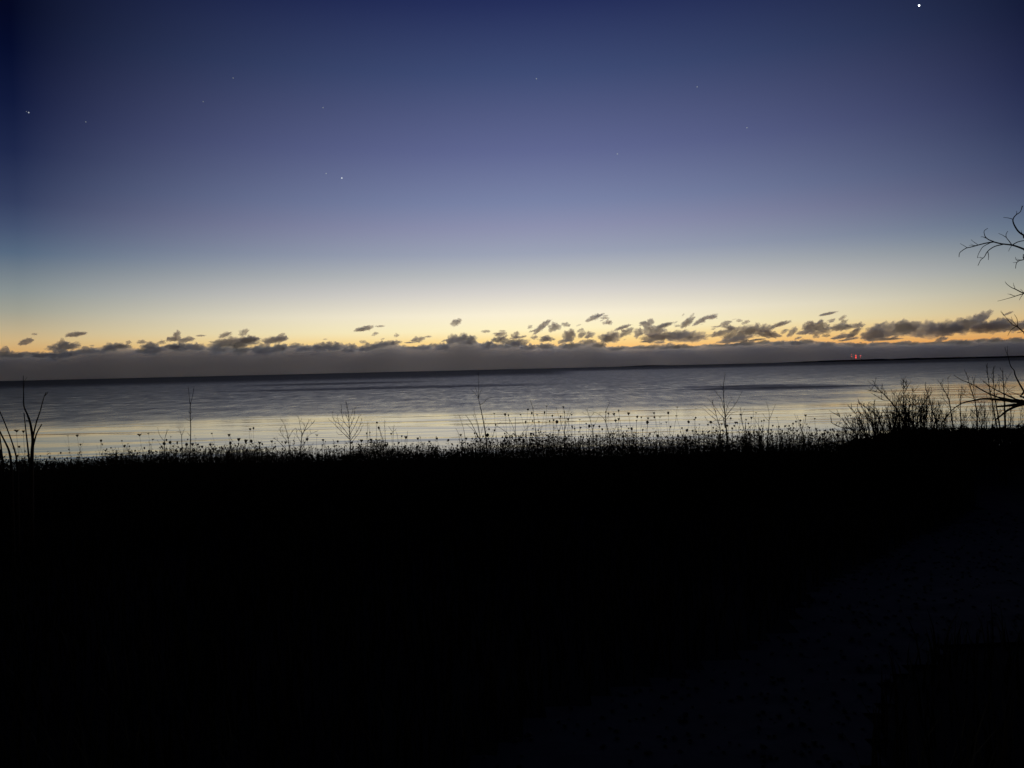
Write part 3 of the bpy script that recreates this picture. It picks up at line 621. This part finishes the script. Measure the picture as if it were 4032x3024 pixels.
# the leaning tree whose trunk stands just outside the frame on the right
TD = 7.0; base = Vector((at(4420, 2000, TD).x, TD, 0)); base.z = gz(base.x, base.y)
te = empty('bare_tree', base, 'large bare tree whose limbs reach in from beyond the right edge', 'tree')
u7 = TD/FPX
mb = MB(); tk = catmull([base-Vector((0, 0, .1)), at(4400, 1900, TD), at(4370, 1700, TD+.05), at(4400, 1450, TD+.1), at(4430, 1150, TD+.2), at(4480, 900, TD+.3), at(4470, 600, TD+.3)], 4)
mb.tube(tk, .085, .035, n=9); mb.build('trunk', BARK, te, smooth=True)
def limb(pts, r0, r1, name='limb', dens=3.0, ln=.28, lev=1, sp=.25, twr=2.2, y0=0.0):
    P, dy = branch_pts(pts, TD, y0, sp); mbl_ = MB(); mbl_.tube(P, r0*u7/2, r1*u7/2, n=7 if r0 > 8 else 5)
    o = mbl_.build(name, BARK, te, smooth=True)
    if dens > 0:
        mt_ = MB(); twigs(mt_, P, twr*u7/2, dens, ln, lev)
        if mt_.v:
            tag(mt_.build('twigs', TWIG, te), kind='stuff')
limb([(4370,1690)]+z7((1790,655),(1747,650),(1600,632),(1450,615),(1300,610),(1200,628),(1080,655),(960,735),(860,860)), 18, 2.5, sp=.3, ln=.2)
limb([(4375,1670)]+z7((1747,640),(1640,605),(1520,550),(1420,500),(1300,420)), 11, 2, ln=.2)
limb(z7((1700,640),(1600,618),(1460,590),(1350,545),(1250,490),(1170,445),(1060,400),(985,350)), 9, 2, ln=.2)
limb([(4380,1650)]+z7((1790,660),(1700,672),(1600,680),(1530,688),(1455,693)), 20, 7, dens=1)
limb(z7((1740,668),(1650,695),(1560,740),(1500,790),(1440,835)), 12, 6, dens=1, ln=.15)
limb([(4400,1560)]+z7((1790,600),(1747,530),(1690,430),(1650,350),(1640,300),(1600,250),(1575,150),(1550,90),(1538,45)), 9, 1.4, dens=2, ln=.15)
limb(z7((1747,600),(1700,570),(1620,540),(1560,520)), 5, 1.5, ln=.15)
limb([(4440,1080)]+z8((1050,660),(956,622),(860,588),(760,575),(690,558)), 10, 4.6, dens=0)
limb(z8((692,558),(620,570),(560,585),(500,602),(455,612),(410,640),(393,660),(390,690)), 5.5, 2.2, 'branch', 2.2, .14)
limb(z8((690,555),(650,540),(622,518),(610,490),(610,462),(640,440)), 4.5, 2, 'branch', 2, .1)
limb(z8((775,580),(700,598),(640,640),(610,690),(580,715),(555,765)), 4.5, 2, 'branch', 2.5, .12)
limb(z8((640,640),(648,680),(645,715)), 3, 1.8, 'branch', 0)
limb(z8((665,565),(600,600),(572,640),(556,672),(550,700)), 3, 1.6, 'branch', 2.5, .1)
limb(z8((850,585),(825,550),(802,520),(800,490),(815,466)), 3.5, 2, 'branch', 3, .1)
limb(z8((802,520),(770,500),(735,485)), 2.5, 1.5, 'branch', 0)
limb(z8((855,585),(900,560),(956,548),(1010,545)), 4, 3, 'branch', 3, .12)
limb(z8((620,525),(600,515),(580,515)), 3, 1.6, 'branch', 0)
limb(z8((555,585),(520,560),(495,540)), 2.2, 1.3, 'branch', 0)
limb(z8((458,608),(430,590),(400,573)), 2.2, 1.3, 'branch', 0)
limb(z8((850,590),(830,620),(822,640)), 2.2, 1.3, 'branch', 0)
limb([(4445,1000)]+z8((1040,540),(956,502),(905,465),(868,405),(860,362),(885,325),(925,295),(940,245)), 9, 2.5, 'limb', 2, .1)
limb(z8((862,362),(820,350),(775,345)), 3, 1.5, 'branch', 3, .06)
limb(z8((890,320),(893,300),(890,290)), 2.4, 1.3, 'branch', 0)
limb([(4435,1120)]+z8((1030,680),(956,712),(915,722),(890,745),(882,790)), 7, 2, 'branch', 3, .12)
limb(z8((905,725),(885,710),(883,690)), 2.4, 1.4, 'branch', 0)
limb([(4440,1200)]+z8((1040,1010),(956,1005),(880,970),(845,955),(808,928)), 8, 2, 'limb', 3, .12)
limb(z8((956,1008),(900,1025),(845,1043),(785,1060),(725,1075)), 4, 1.3, 'branch', 3, .12)
limb(z8((950,1010),(932,1035),(915,1065)), 2.6, 1.4, 'branch', 0)
limb([(4410,1400)]+z8((1040,1380),(956,1345),(900,1300),(855,1278),(800,1220),(765,1170)), 8, 1.2, 'limb', 3, .15)
limb(z8((885,1295),(840,1330),(815,1375)), 3, 1.4, 'branch', 3, .1)
limb(z8((900,1300),(895,1230),(870,1190)), 3, 1.4, 'branch', 3, .1)
# unseen upper crown, so that the tree is whole from elsewhere
for k_ in range(9):
    a = k_*2.4; p0 = tk[int(len(tk)*(.55+.05*k_)) if .55+.05*k_ < 1 else -1]
    d = Vector((abs(math.cos(a))*.8+.15, math.sin(a), .5+.12*k_)).normalized(); P = [p0]
    for j in range(5): d = (d+Vector((rnd.uniform(-.2, .2), rnd.uniform(-.2, .2), .08))).normalized(); P.append(P[-1]+d*.32)
    mt_ = MB(); mt_.tube(P, .022, .005, n=5); mt_.build('limb', BARK, te, smooth=True)
    mt_ = MB(); twigs(mt_, P, .003, 4, .4, 1); tag(mt_.build('twigs', TWIG, te), kind='stuff')

# ------------------------------------------------------------------ dried flower stalks, one by one
# (px, py, size px, form)   c = closed cup, o = oval, k = tall cone, f = flat open
HD = [(65,1696,22,'f'),(92,1698,13,'c'),(75,1758,11,'c'),(267,1716,9,'f'),(304,1714,12,'c'),(317,1750,10,'c'),(398,1735,12,'o'),(480,1735,8,'c'),(490,1756,12,'c'),
(549,1712,20,'f'),(584,1707,11,'f'),(602,1730,11,'f'),(646,1747,13,'o'),(670,1742,13,'o'),(698,1743,9,'k'),(735,1750,12,'o'),(758,1748,14,'c'),(796,1758,13,'c'),(834,1706,9,'c'),
(829,1750,12,'c'),(902,1712,16,'c'),(907,1745,12,'k'),(940,1729,16,'c'),(968,1735,17,'c'),(985,1689,11,'c'),(998,1686,7,'o'),(989,1737,14,'o'),(1022,1743,15,'c'),(1070,1737,11,'c'),
(1209,1729,15,'c'),(1248,1713,13,'f'),(1272,1732,11,'c'),(1423,1734,14,'c'),(1444,1706,9,'o'),(1461,1731,12,'c'),(1484,1664,8,'o'),(1491,1685,10,'k'),(1540,1708,8,'o'),(1598,1721,16,'c'),
(1645,1726,12,'c'),(1720,1727,10,'o'),(1814,1712,12,'c'),(1836,1726,13,'c'),(1869,1706,8,'o'),(1919,1713,15,'o'),(1946,1628,11,'f'),(1952,1673,8,'o'),(1947,1694,9,'o'),(1989,1632,13,'o'),
(2002,1635,9,'o'),(1988,1707,9,'o'),(2050,1632,8,'c'),(2079,1613,9,'o'),(2094,1626,9,'k'),(2070,1661,9,'k'),(2098,1658,7,'o'),(2091,1707,15,'c'),(2122,1660,9,'c'),(2115,1633,7,'f'),
(2144,1624,9,'k'),(2152,1599,10,'f'),(2158,1713,16,'f'),(2164,1658,7,'k'),(2180,1654,8,'o'),(2193,1661,13,'o'),(2208,1640,9,'k'),(2218,1602,10,'c'),(2222,1622,8,'o'),(2237,1651,9,'o'),
(2251,1632,8,'c'),(2175,1637,6,'o'),(2200,1695,8,'o'),(2253,1680,9,'k'),(2263,1688,7,'o'),(2286,1683,9,'c'),(2283,1652,8,'f'),(2308,1667,9,'c'),(2320,1678,14,'o'),(2337,1675,12,'c'),
(2360,1679,11,'o'),(2371,1690,11,'o'),(2386,1622,8,'k'),(2396,1628,8,'c'),(2417,1630,12,'c'),(2424,1655,13,'c'),(2436,1617,9,'o'),(2436,1649,11,'c'),(2447,1679,9,'f'),(2475,1627,13,'c'),
(2476,1686,9,'c'),(2487,1688,11,'o'),(2468,1697,9,'c'),(2506,1656,11,'f'),(2509,1641,10,'o'),(2525,1643,7,'o'),(2531,1692,11,'c'),(2549,1663,15,'o'),(2552,1646,10,'c'),(2575,1626,10,'c'),
(2577,1643,6,'o'),(2599,1642,10,'f'),(2603,1668,9,'f'),(2624,1662,11,'f'),(2631,1626,13,'o'),(2640,1680,7,'o'),(2663,1637,11,'f'),(2667,1603,9,'f'),(2685,1685,10,'c'),(2705,1694,13,'o'),
(2711,1661,12,'o'),(2734,1652,8,'o'),(2739,1645,9,'o'),(2754,1670,7,'f'),(2799,1662,13,'o'),(2842,1669,11,'c'),(2877,1647,9,'o'),(2896,1663,11,'c'),(2903,1664,10,'o'),(2916,1631,10,'c'),
(2938,1652,10,'c'),(2947,1667,8,'o'),(2959,1644,11,'c'),(2977,1625,7,'f'),(2999,1658,8,'o'),(3008,1655,9,'o'),(3059,1644,8,'f'),(3067,1679,9,'c'),(3091,1678,10,'o'),(3101,1713,12,'f'),
(3125,1705,9,'c'),(3134,1660,10,'o'),(3151,1656,9,'o'),(3172,1635,11,'c'),(3177,1670,7,'f'),(3187,1683,9,'c'),(3208,1648,8,'c'),(3214,1690,9,'o'),(3247,1707,10,'c'),(3272,1717,9,'o'),
(3297,1713,14,'o'),(3310,1666,9,'f'),(3331,1697,11,'o'),(3333,1669,9,'o'),(3349,1635,9,'c'),(1125,1741,12,'c'),(1330,1738,11,'o'),(1385,1742,11,'c'),(1570,1743,12,'c'),(1690,1738,11,'c'),
(1765,1733,12,'o'),(1995,1722,13,'c'),(2045,1730,12,'o'),(2240,1716,12,'c'),(2350,1716,13,'o'),(2455,1718,13,'c'),(2590,1716,14,'o'),(2670,1717,13,'c'),(2790,1716,12,'o'),(3040,1716,12,'c')]
LM = [(125, 'the thick left-edge shrub'), (716, 'the short Y-forked sprout'), (748.5, 'the tall two-pronged sapling'), (1185, 'the wiry left bush'), (1375, 'the fan-shaped sapling'),
      (1515, 'the thin upright dead stems'), (1915.5, 'the crooked sapling'), (2033, 'the low-forking sprout'), (2110, 'the leaning whip-tipped stem'), (2220.5, 'the broom-like weed'), (2335, 'the kinked wiry sprout'),
      (2403, 'the open-hand sprout'), (2856, 'the many-branched sapling'), (3025, 'the V-shaped sapling'), (3160, 'the four-whip sapling'), (3380, 'the broad thicket')]
ORD = ['first','second','third','fourth','fifth','sixth','seventh','eighth','ninth','tenth','eleventh','twelfth','thirteenth','fourteenth','fifteenth','sixteenth','seventeenth','eighteenth','nineteenth','twentieth']
FORM = {'c': 'cup-shaped', 'o': 'oval', 'k': 'narrow tapering', 'f': 'flat-topped'}
HD.sort(); heads_by_gap = {}
def lm_label(x, form, size, py):
    li = [i for i, (a, _) in enumerate(LM) if a <= x]
    key = li[-1] if li else -1
    heads_by_gap.setdefault(key, []).append(x); n = len(heads_by_gap[key])
    mid = sum(1 for q in HD if (LM[key][0] if key >= 0 else -99) <= q[0] < (LM[key+1][0] if key+1 < len(LM) else 9999))
    size_ = 'big' if size >= 13 else ('small' if size <= 8 else 'dry')
    if key < 0: return '%s %s seed head, %s from the left edge' % (size_, FORM[form], ORD[n-1])
    if n > (mid+1)//2 and key+1 < len(LM): return '%s %s seed head, %s to the left of %s' % (size_, FORM[form], ORD[mid-n], LM[key+1][1])
    return '%s %s seed head, %s to the right of %s' % (size_, FORM[form], ORD[n-1], LM[key][1])
def seed_head(mb, c, ax, r, form):
    j = .18
    if form == 'c':
        mb.lathe(c, ax, [(r*.18, -r*1.3), (r*.55, -r*.7), (r*.95, -r*.05), (r*1.0, r*.35), (r*.55, r*.45), (r*.2, r*.15)], 7, j)
        for q in range(9):
            a = q*.7; v = Vector((math.cos(a), math.sin(a), 0)); p = Vector(c)+v*r*.85+ax*r*.3
            mb.tube([p, p+v*r*.1*rnd.uniform(-1, 3)+ax*r*rnd.uniform(.25, .6)], r*.1, r*.03, n=3)
    elif form == 'o':
        mb.lathe(c, ax, [(r*.15, -r*1.15), (r*.65, -r*.75), (r*.95, 0), (r*.7, r*.7), (r*.15, r*1.1)], 7, .25)
        for q in range(8):
            a = q*.9; v = Vector((math.cos(a), math.sin(a), rnd.uniform(-.3, .9))).normalized(); p = Vector(c)+v*r*.7
            mb.tube([p, p+v*r*.55], r*.08, r*.02, n=3)
    elif form == 'k':
        mb.lathe(c, ax, [(r*.15, -r*2.0), (r*.45, -r*1.2), (r*.8, 0), (r*.75, r*.9), (r*.25, r*1.3)], 7, .22)
        for q in range(6):
            a = q*1.1; v = Vector((math.cos(a), math.sin(a), .6)).normalized(); p = Vector(c)+v*r*.5
            mb.tube([p, p+v*r*.5], r*.08, r*.02, n=3)
    else:
        b_ = Vector(c)-ax*r*.7
        for q in range(11):
            a = q*2.4; rr_ = r*(1.0 if q % 2 else .55); v = Vector((math.cos(a), math.sin(a), 0))
            tip = Vector(c)+v*rr_+ax*r*(.3*rr_/r)
            mb.tube([b_, Vector(c)+v*rr_*.6-ax*r*.1, tip], r*.09, r*.07, n=3)
            mb.lathe(tip, ax, [(r*.1, -r*.12), (r*.26, 0), (r*.12, r*.14)], 5, .3)
        mb.lathe(c, ax, [(r*.1, -r*.7), (r*.3, -r*.35), (r*.35, -r*.1), (r*.1, 0)], 6, .2)
for px, py, sz, form in HD:
    Yd = 9.6*(12.0/max(min(sz, 16), 8))**.35+rnd.uniform(-.5, .5)
    if px < 110: Yd = 6.8
    Yd = min(Yd, 11.6)
    c = at(px, py, Yd); r = max(sz, 8.5)*Yd/FPX*.5*rnd.uniform(.72, .95)
    lean = rnd.gauss(0, .13); base_ = Vector((c.x-lean*c.z-rnd.uniform(-.06, .06), Yd+rnd.uniform(-.1, .1), 0)); base_.z = gz(base_.x, base_.y)
    e = empty('wildflower_stalk', base_, lm_label(px, form, sz, py), 'dried flower', 'dried wildflower stalks standing above the weeds')
    H = c.z-base_.z
    mid1 = base_.lerp(c, .4)+Vector((rnd.uniform(-.03, .03), 0, 0)); mid2 = base_.lerp(c, .78)+Vector((rnd.uniform(-.02, .02), 0, 0))
    P = catmull([base_-Vector((0, 0, .02)), mid1, mid2, c], 3)
    ms = MB(); ms.tube(P, .0028, .0013, n=4)
    if rnd.random() < .5 and H > .7:
        p = P[6]; q = p+Vector((rnd.choice((-1, 1))*rnd.uniform(.03, .07), 0, rnd.uniform(.08, .14))); ms.tube([p, p.lerp(q, .5)+Vector((0, 0, -.01)), q], .0014, .0009, n=3)
    for q in range(3):
        p = P[1+q*2]; ms.leaf(p, (rnd.choice((-1, 1)), rnd.uniform(-.4, .4), rnd.uniform(-.3, .6)), .012, rnd.uniform(.04, .09), (0, 0, 1))
    ms.build('stem', DRY, e)
    mh = MB(); ax = (c-mid2).normalized(); ax = (ax+Vector((rnd.uniform(-.25, .25), rnd.uniform(-.2, .2), .6))).normalized()
    seed_head(mh, c, ax, r, form); mh.build('seed_head', HEAD, e)

# taller leafy weeds that stand out of the fringe
for px, py, lab in [(1529,1742,'dark bushy dead weed below the thin upright dead stems'), (1895,1722,'thick dark weed tuft at the foot of the tall crooked sapling'),
    (1977,1728,'clumpy seed-laden weed just right of the crooked sapling'), (2856,1680,'rough dark plume rising at the foot of the many-branched sapling'),
    (2938,1708,'broad dark weed clump under the pair of leaning dry stems'), (2982,1696,'spiky dark plume right of the broad weed clump'),
    (440,1768,'low dark weed tuft, leftmost along the weed fringe'), (645,1775,'dark weed tuft at the foot of the twiggy sprout'),
    (900,1752,'dark drooping weed plume right of the tall two-pronged sapling'), (2105,1716,'dense weed plume at the foot of the leaning whip-tipped stem'),
    (2245,1712,'ragged drooping weed plume beside the broom-like weed'), (1815,1722,'upright weed plume left of the crooked sapling'),
    (2490,1708,'arching weed plume bowed to the right'), (2710,1702,'weed plume topped by a rough oval head')]:
    Yd = 9.7; c = at(px, py, Yd); bx = Vector((c.x, Yd, gz(c.x, Yd)))
    e = empty('plumed_weed', bx, lab, 'weed', 'dark plumed weeds in the fringe')
    ms = MB(); ml = MB()
    for q in range(5):
        tp = c+Vector((rnd.uniform(-.06, .06), rnd.uniform(-.06, .06), -rnd.uniform(0, .14))); b_ = bx+Vector((rnd.uniform(-.04, .04), rnd.uniform(-.04, .04), 0))
        P = catmull([b_, b_.lerp(tp, .5)+Vector((rnd.uniform(-.02, .02), 0, 0)), tp], 4); ms = MB(); ms.tube(P, .004, .0015, n=4); ms.build('stem', DRY, e)
        for z in range(34):
            t_ = rnd.uniform(.45, 1); p = P[int(t_*(len(P)-1))]
            ml.leaf(p, (rnd.uniform(-1, 1), rnd.uniform(-1, 1), rnd.uniform(-.2, 1.2)), rnd.uniform(.008, .016), rnd.uniform(.012, .034), (rnd.uniform(-1, 1), 1, rnd.uniform(-1, 1)))
    tag(ml.build('seed_plume', HEAD, e), kind='stuff')

# ------------------------------------------------------------------ uncountable growth
def mass(name, n, fn, material):
    mb_ = MB()
    for q in range(n): fn(mb_, q)
    o = mb_.build(name, material); tag(o, kind='stuff'); return o
def weed(mb_, q):
    y = rnd.uniform(8.3, 13.6); x = rnd.uniform(-y*.76, y*.62)
    cl = noise.noise(Vector((x*1.3, y*.3, 20)))+.8*noise.noise(Vector((x*4.2, y*.8, 5)))
    pxv = 2016+x/y*FPX
    d = 298-50*cl-(16 if 1900 < pxv < 3300 else 0)
    if pxv > 3260: d += 8
    if pxv < 400: d += 26
    d += abs(rnd.gauss(0, 1))*20-6
    if rnd.random() < .05: d -= rnd.uniform(10, 45)
    z = 1.6-y*d/FPX; g0 = gz(x, y); H = z-g0
    if H < .12: H = .12+rnd.random()*.1
    b_ = Vector((x, y, g0-.01)); tp = b_+Vector((rnd.gauss(0, .07)*H, rnd.gauss(0, .07)*H, H)); md = b_.lerp(tp, .5)+Vector((rnd.gauss(0, .012), 0, 0))
    pts = [b_, md, b_.lerp(tp, .8)+Vector((rnd.gauss(0, .008), 0, 0)), tp+Vector((rnd.gauss(0, .02), 0, 0))]
    mb_.tube(pts, rnd.uniform(.0018, .0038), .001, n=3)
    kind = rnd.random()
    if kind < .55:
        for z_ in range(10):
            t_ = rnd.uniform(.55, 1.02); p = b_.lerp(tp, t_)
            mb_.leaf(p, (rnd.uniform(-1, 1), rnd.uniform(-.6, .6), rnd.uniform(-.1, 1.3)), rnd.uniform(.005, .013), rnd.uniform(.012, .032), (rnd.uniform(-1, 1), 1, rnd.uniform(-1, 1)))
    elif kind < .8:
        for z_ in range(6):
            t_ = rnd.uniform(.25, .95); p = b_.lerp(tp, t_)
            mb_.leaf(p, (rnd.choice((-1, 1)), rnd.uniform(-.6, .6), rnd.uniform(-.6, .8)), rnd.uniform(.006, .012), rnd.uniform(.03, .07), (rnd.uniform(-1, 1), 1, 0))
    else:
        mb_.lathe(tp, (0, 0, 1), [(.003, -.012), (.010, 0), (.009, .010), (.003, .014)], 5, .3)
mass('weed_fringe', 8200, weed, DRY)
def mat_leaf(mb_, q):
    y = rnd.uniform(10.5, 13.6); x = rnd.uniform(-y*.76, y*.62)
    topd = 327-26*noise.noise(Vector((x*1.3, y*.3, 20)))-14*noise.noise(Vector((x*5, y, 3)))
    g0 = gz(x, y); zt = max(1.6-y*topd/FPX, g0+.05); z_ = g0+(zt-g0)*rnd.random()**.7
    p = Vector((x, y, z_)); d = Vector((rnd.gauss(0, .6), rnd.gauss(0, .6), 1)).normalized()
    if q % 2: mb_.tube([Vector((x, y, g0)), p.lerp(Vector((x, y, g0)), .4)+Vector((rnd.gauss(0, .01), 0, 0)), p], .0022, .001, n=3)
    mb_.leaf(p, d, rnd.uniform(.008, .018), rnd.uniform(.025, .06), (rnd.gauss(0, 1), 1, rnd.gauss(0, 1)))
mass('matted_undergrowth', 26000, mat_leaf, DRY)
def blade(mb_, q):
    y = 1.3+12.2*math.sqrt(rnd.random()); x = rnd.uniform(-y*.8-.6, y*.8+.6)
    if in_path(x, y): return
    H = rnd.uniform(.12, .34)*(1+.5*noise.noise(Vector((x*.9, y*.9, 0)))); H = min(H, max(.05, (1.5-y*.125)))
    g0 = gz(x, y); a = rnd.uniform(0, 6.28); w_ = rnd.uniform(.003, .007); ln = rnd.uniform(.05, .5)*H
    b_ = Vector((x, y, g0-.01)); sd = Vector((math.cos(a), math.sin(a), 0)); dr = Vector((-math.sin(a), math.cos(a), 0))
    m_ = b_+Vector((0, 0, H*.6))+dr*ln*.35; tp = b_+Vector((0, 0, H))+dr*ln
    i = len(mb_.v); mb_.v += [tuple(b_-sd*w_), tuple(b_+sd*w_), tuple(m_+sd*w_*.7), tuple(m_-sd*w_*.7), tuple(tp)]
    mb_.f += [(i, i+1, i+2, i+3), (i+3, i+2, i+4)]
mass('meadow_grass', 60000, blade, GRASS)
def bramble(mb_, q):
    y = rnd.uniform(9.5, 13.3); pxv = rnd.uniform(3330, 4420); x = (pxv-2016)/FPX*y
    rise = max(0, min(1, (pxv-3290)/250))
    topd = 345-62*rise-20*noise.noise(Vector((pxv*.012, y, 4)))-14*noise.noise(Vector((pxv*.05, y, 2)))
    z1_ = 1.6-y*topd/FPX; g0 = gz(x, y)
    z_ = g0+(z1_-g0)*rnd.random()**.55
    p = Vector((x, y, z_)); d = Vector((rnd.gauss(0, 1), rnd.gauss(0, 1), rnd.gauss(.5, .7))).normalized()
    if q % 3 == 0: mb_.tube([p-d*.06, p, p+d*.05+Vector((0, 0, .015))], .0025, .001, n=3)
    else: mb_.leaf(p, d, rnd.uniform(.012, .028), rnd.uniform(.03, .06), (rnd.gauss(0, 1), 1, rnd.gauss(0, 1)))
mass('bramble_undergrowth', 42000, bramble, GRASS)
def pebble(mb_, q):
    for tr in range(20):
        y = rnd.uniform(2.4, 7.5); x = rnd.uniform(-.6, 5)
        if in_path(x, y): break
    else: return
    r = rnd.uniform(.005, .016); mb_.lathe((x, y, gz(x, y)+.012), (rnd.uniform(-.2, .2), rnd.uniform(-.2, .2), 1), [(r*.5, 0), (r, r*.4), (r*.5, r*.8)], 6, .25)
mass('path_gravel', 1200, pebble, GRAVEL)
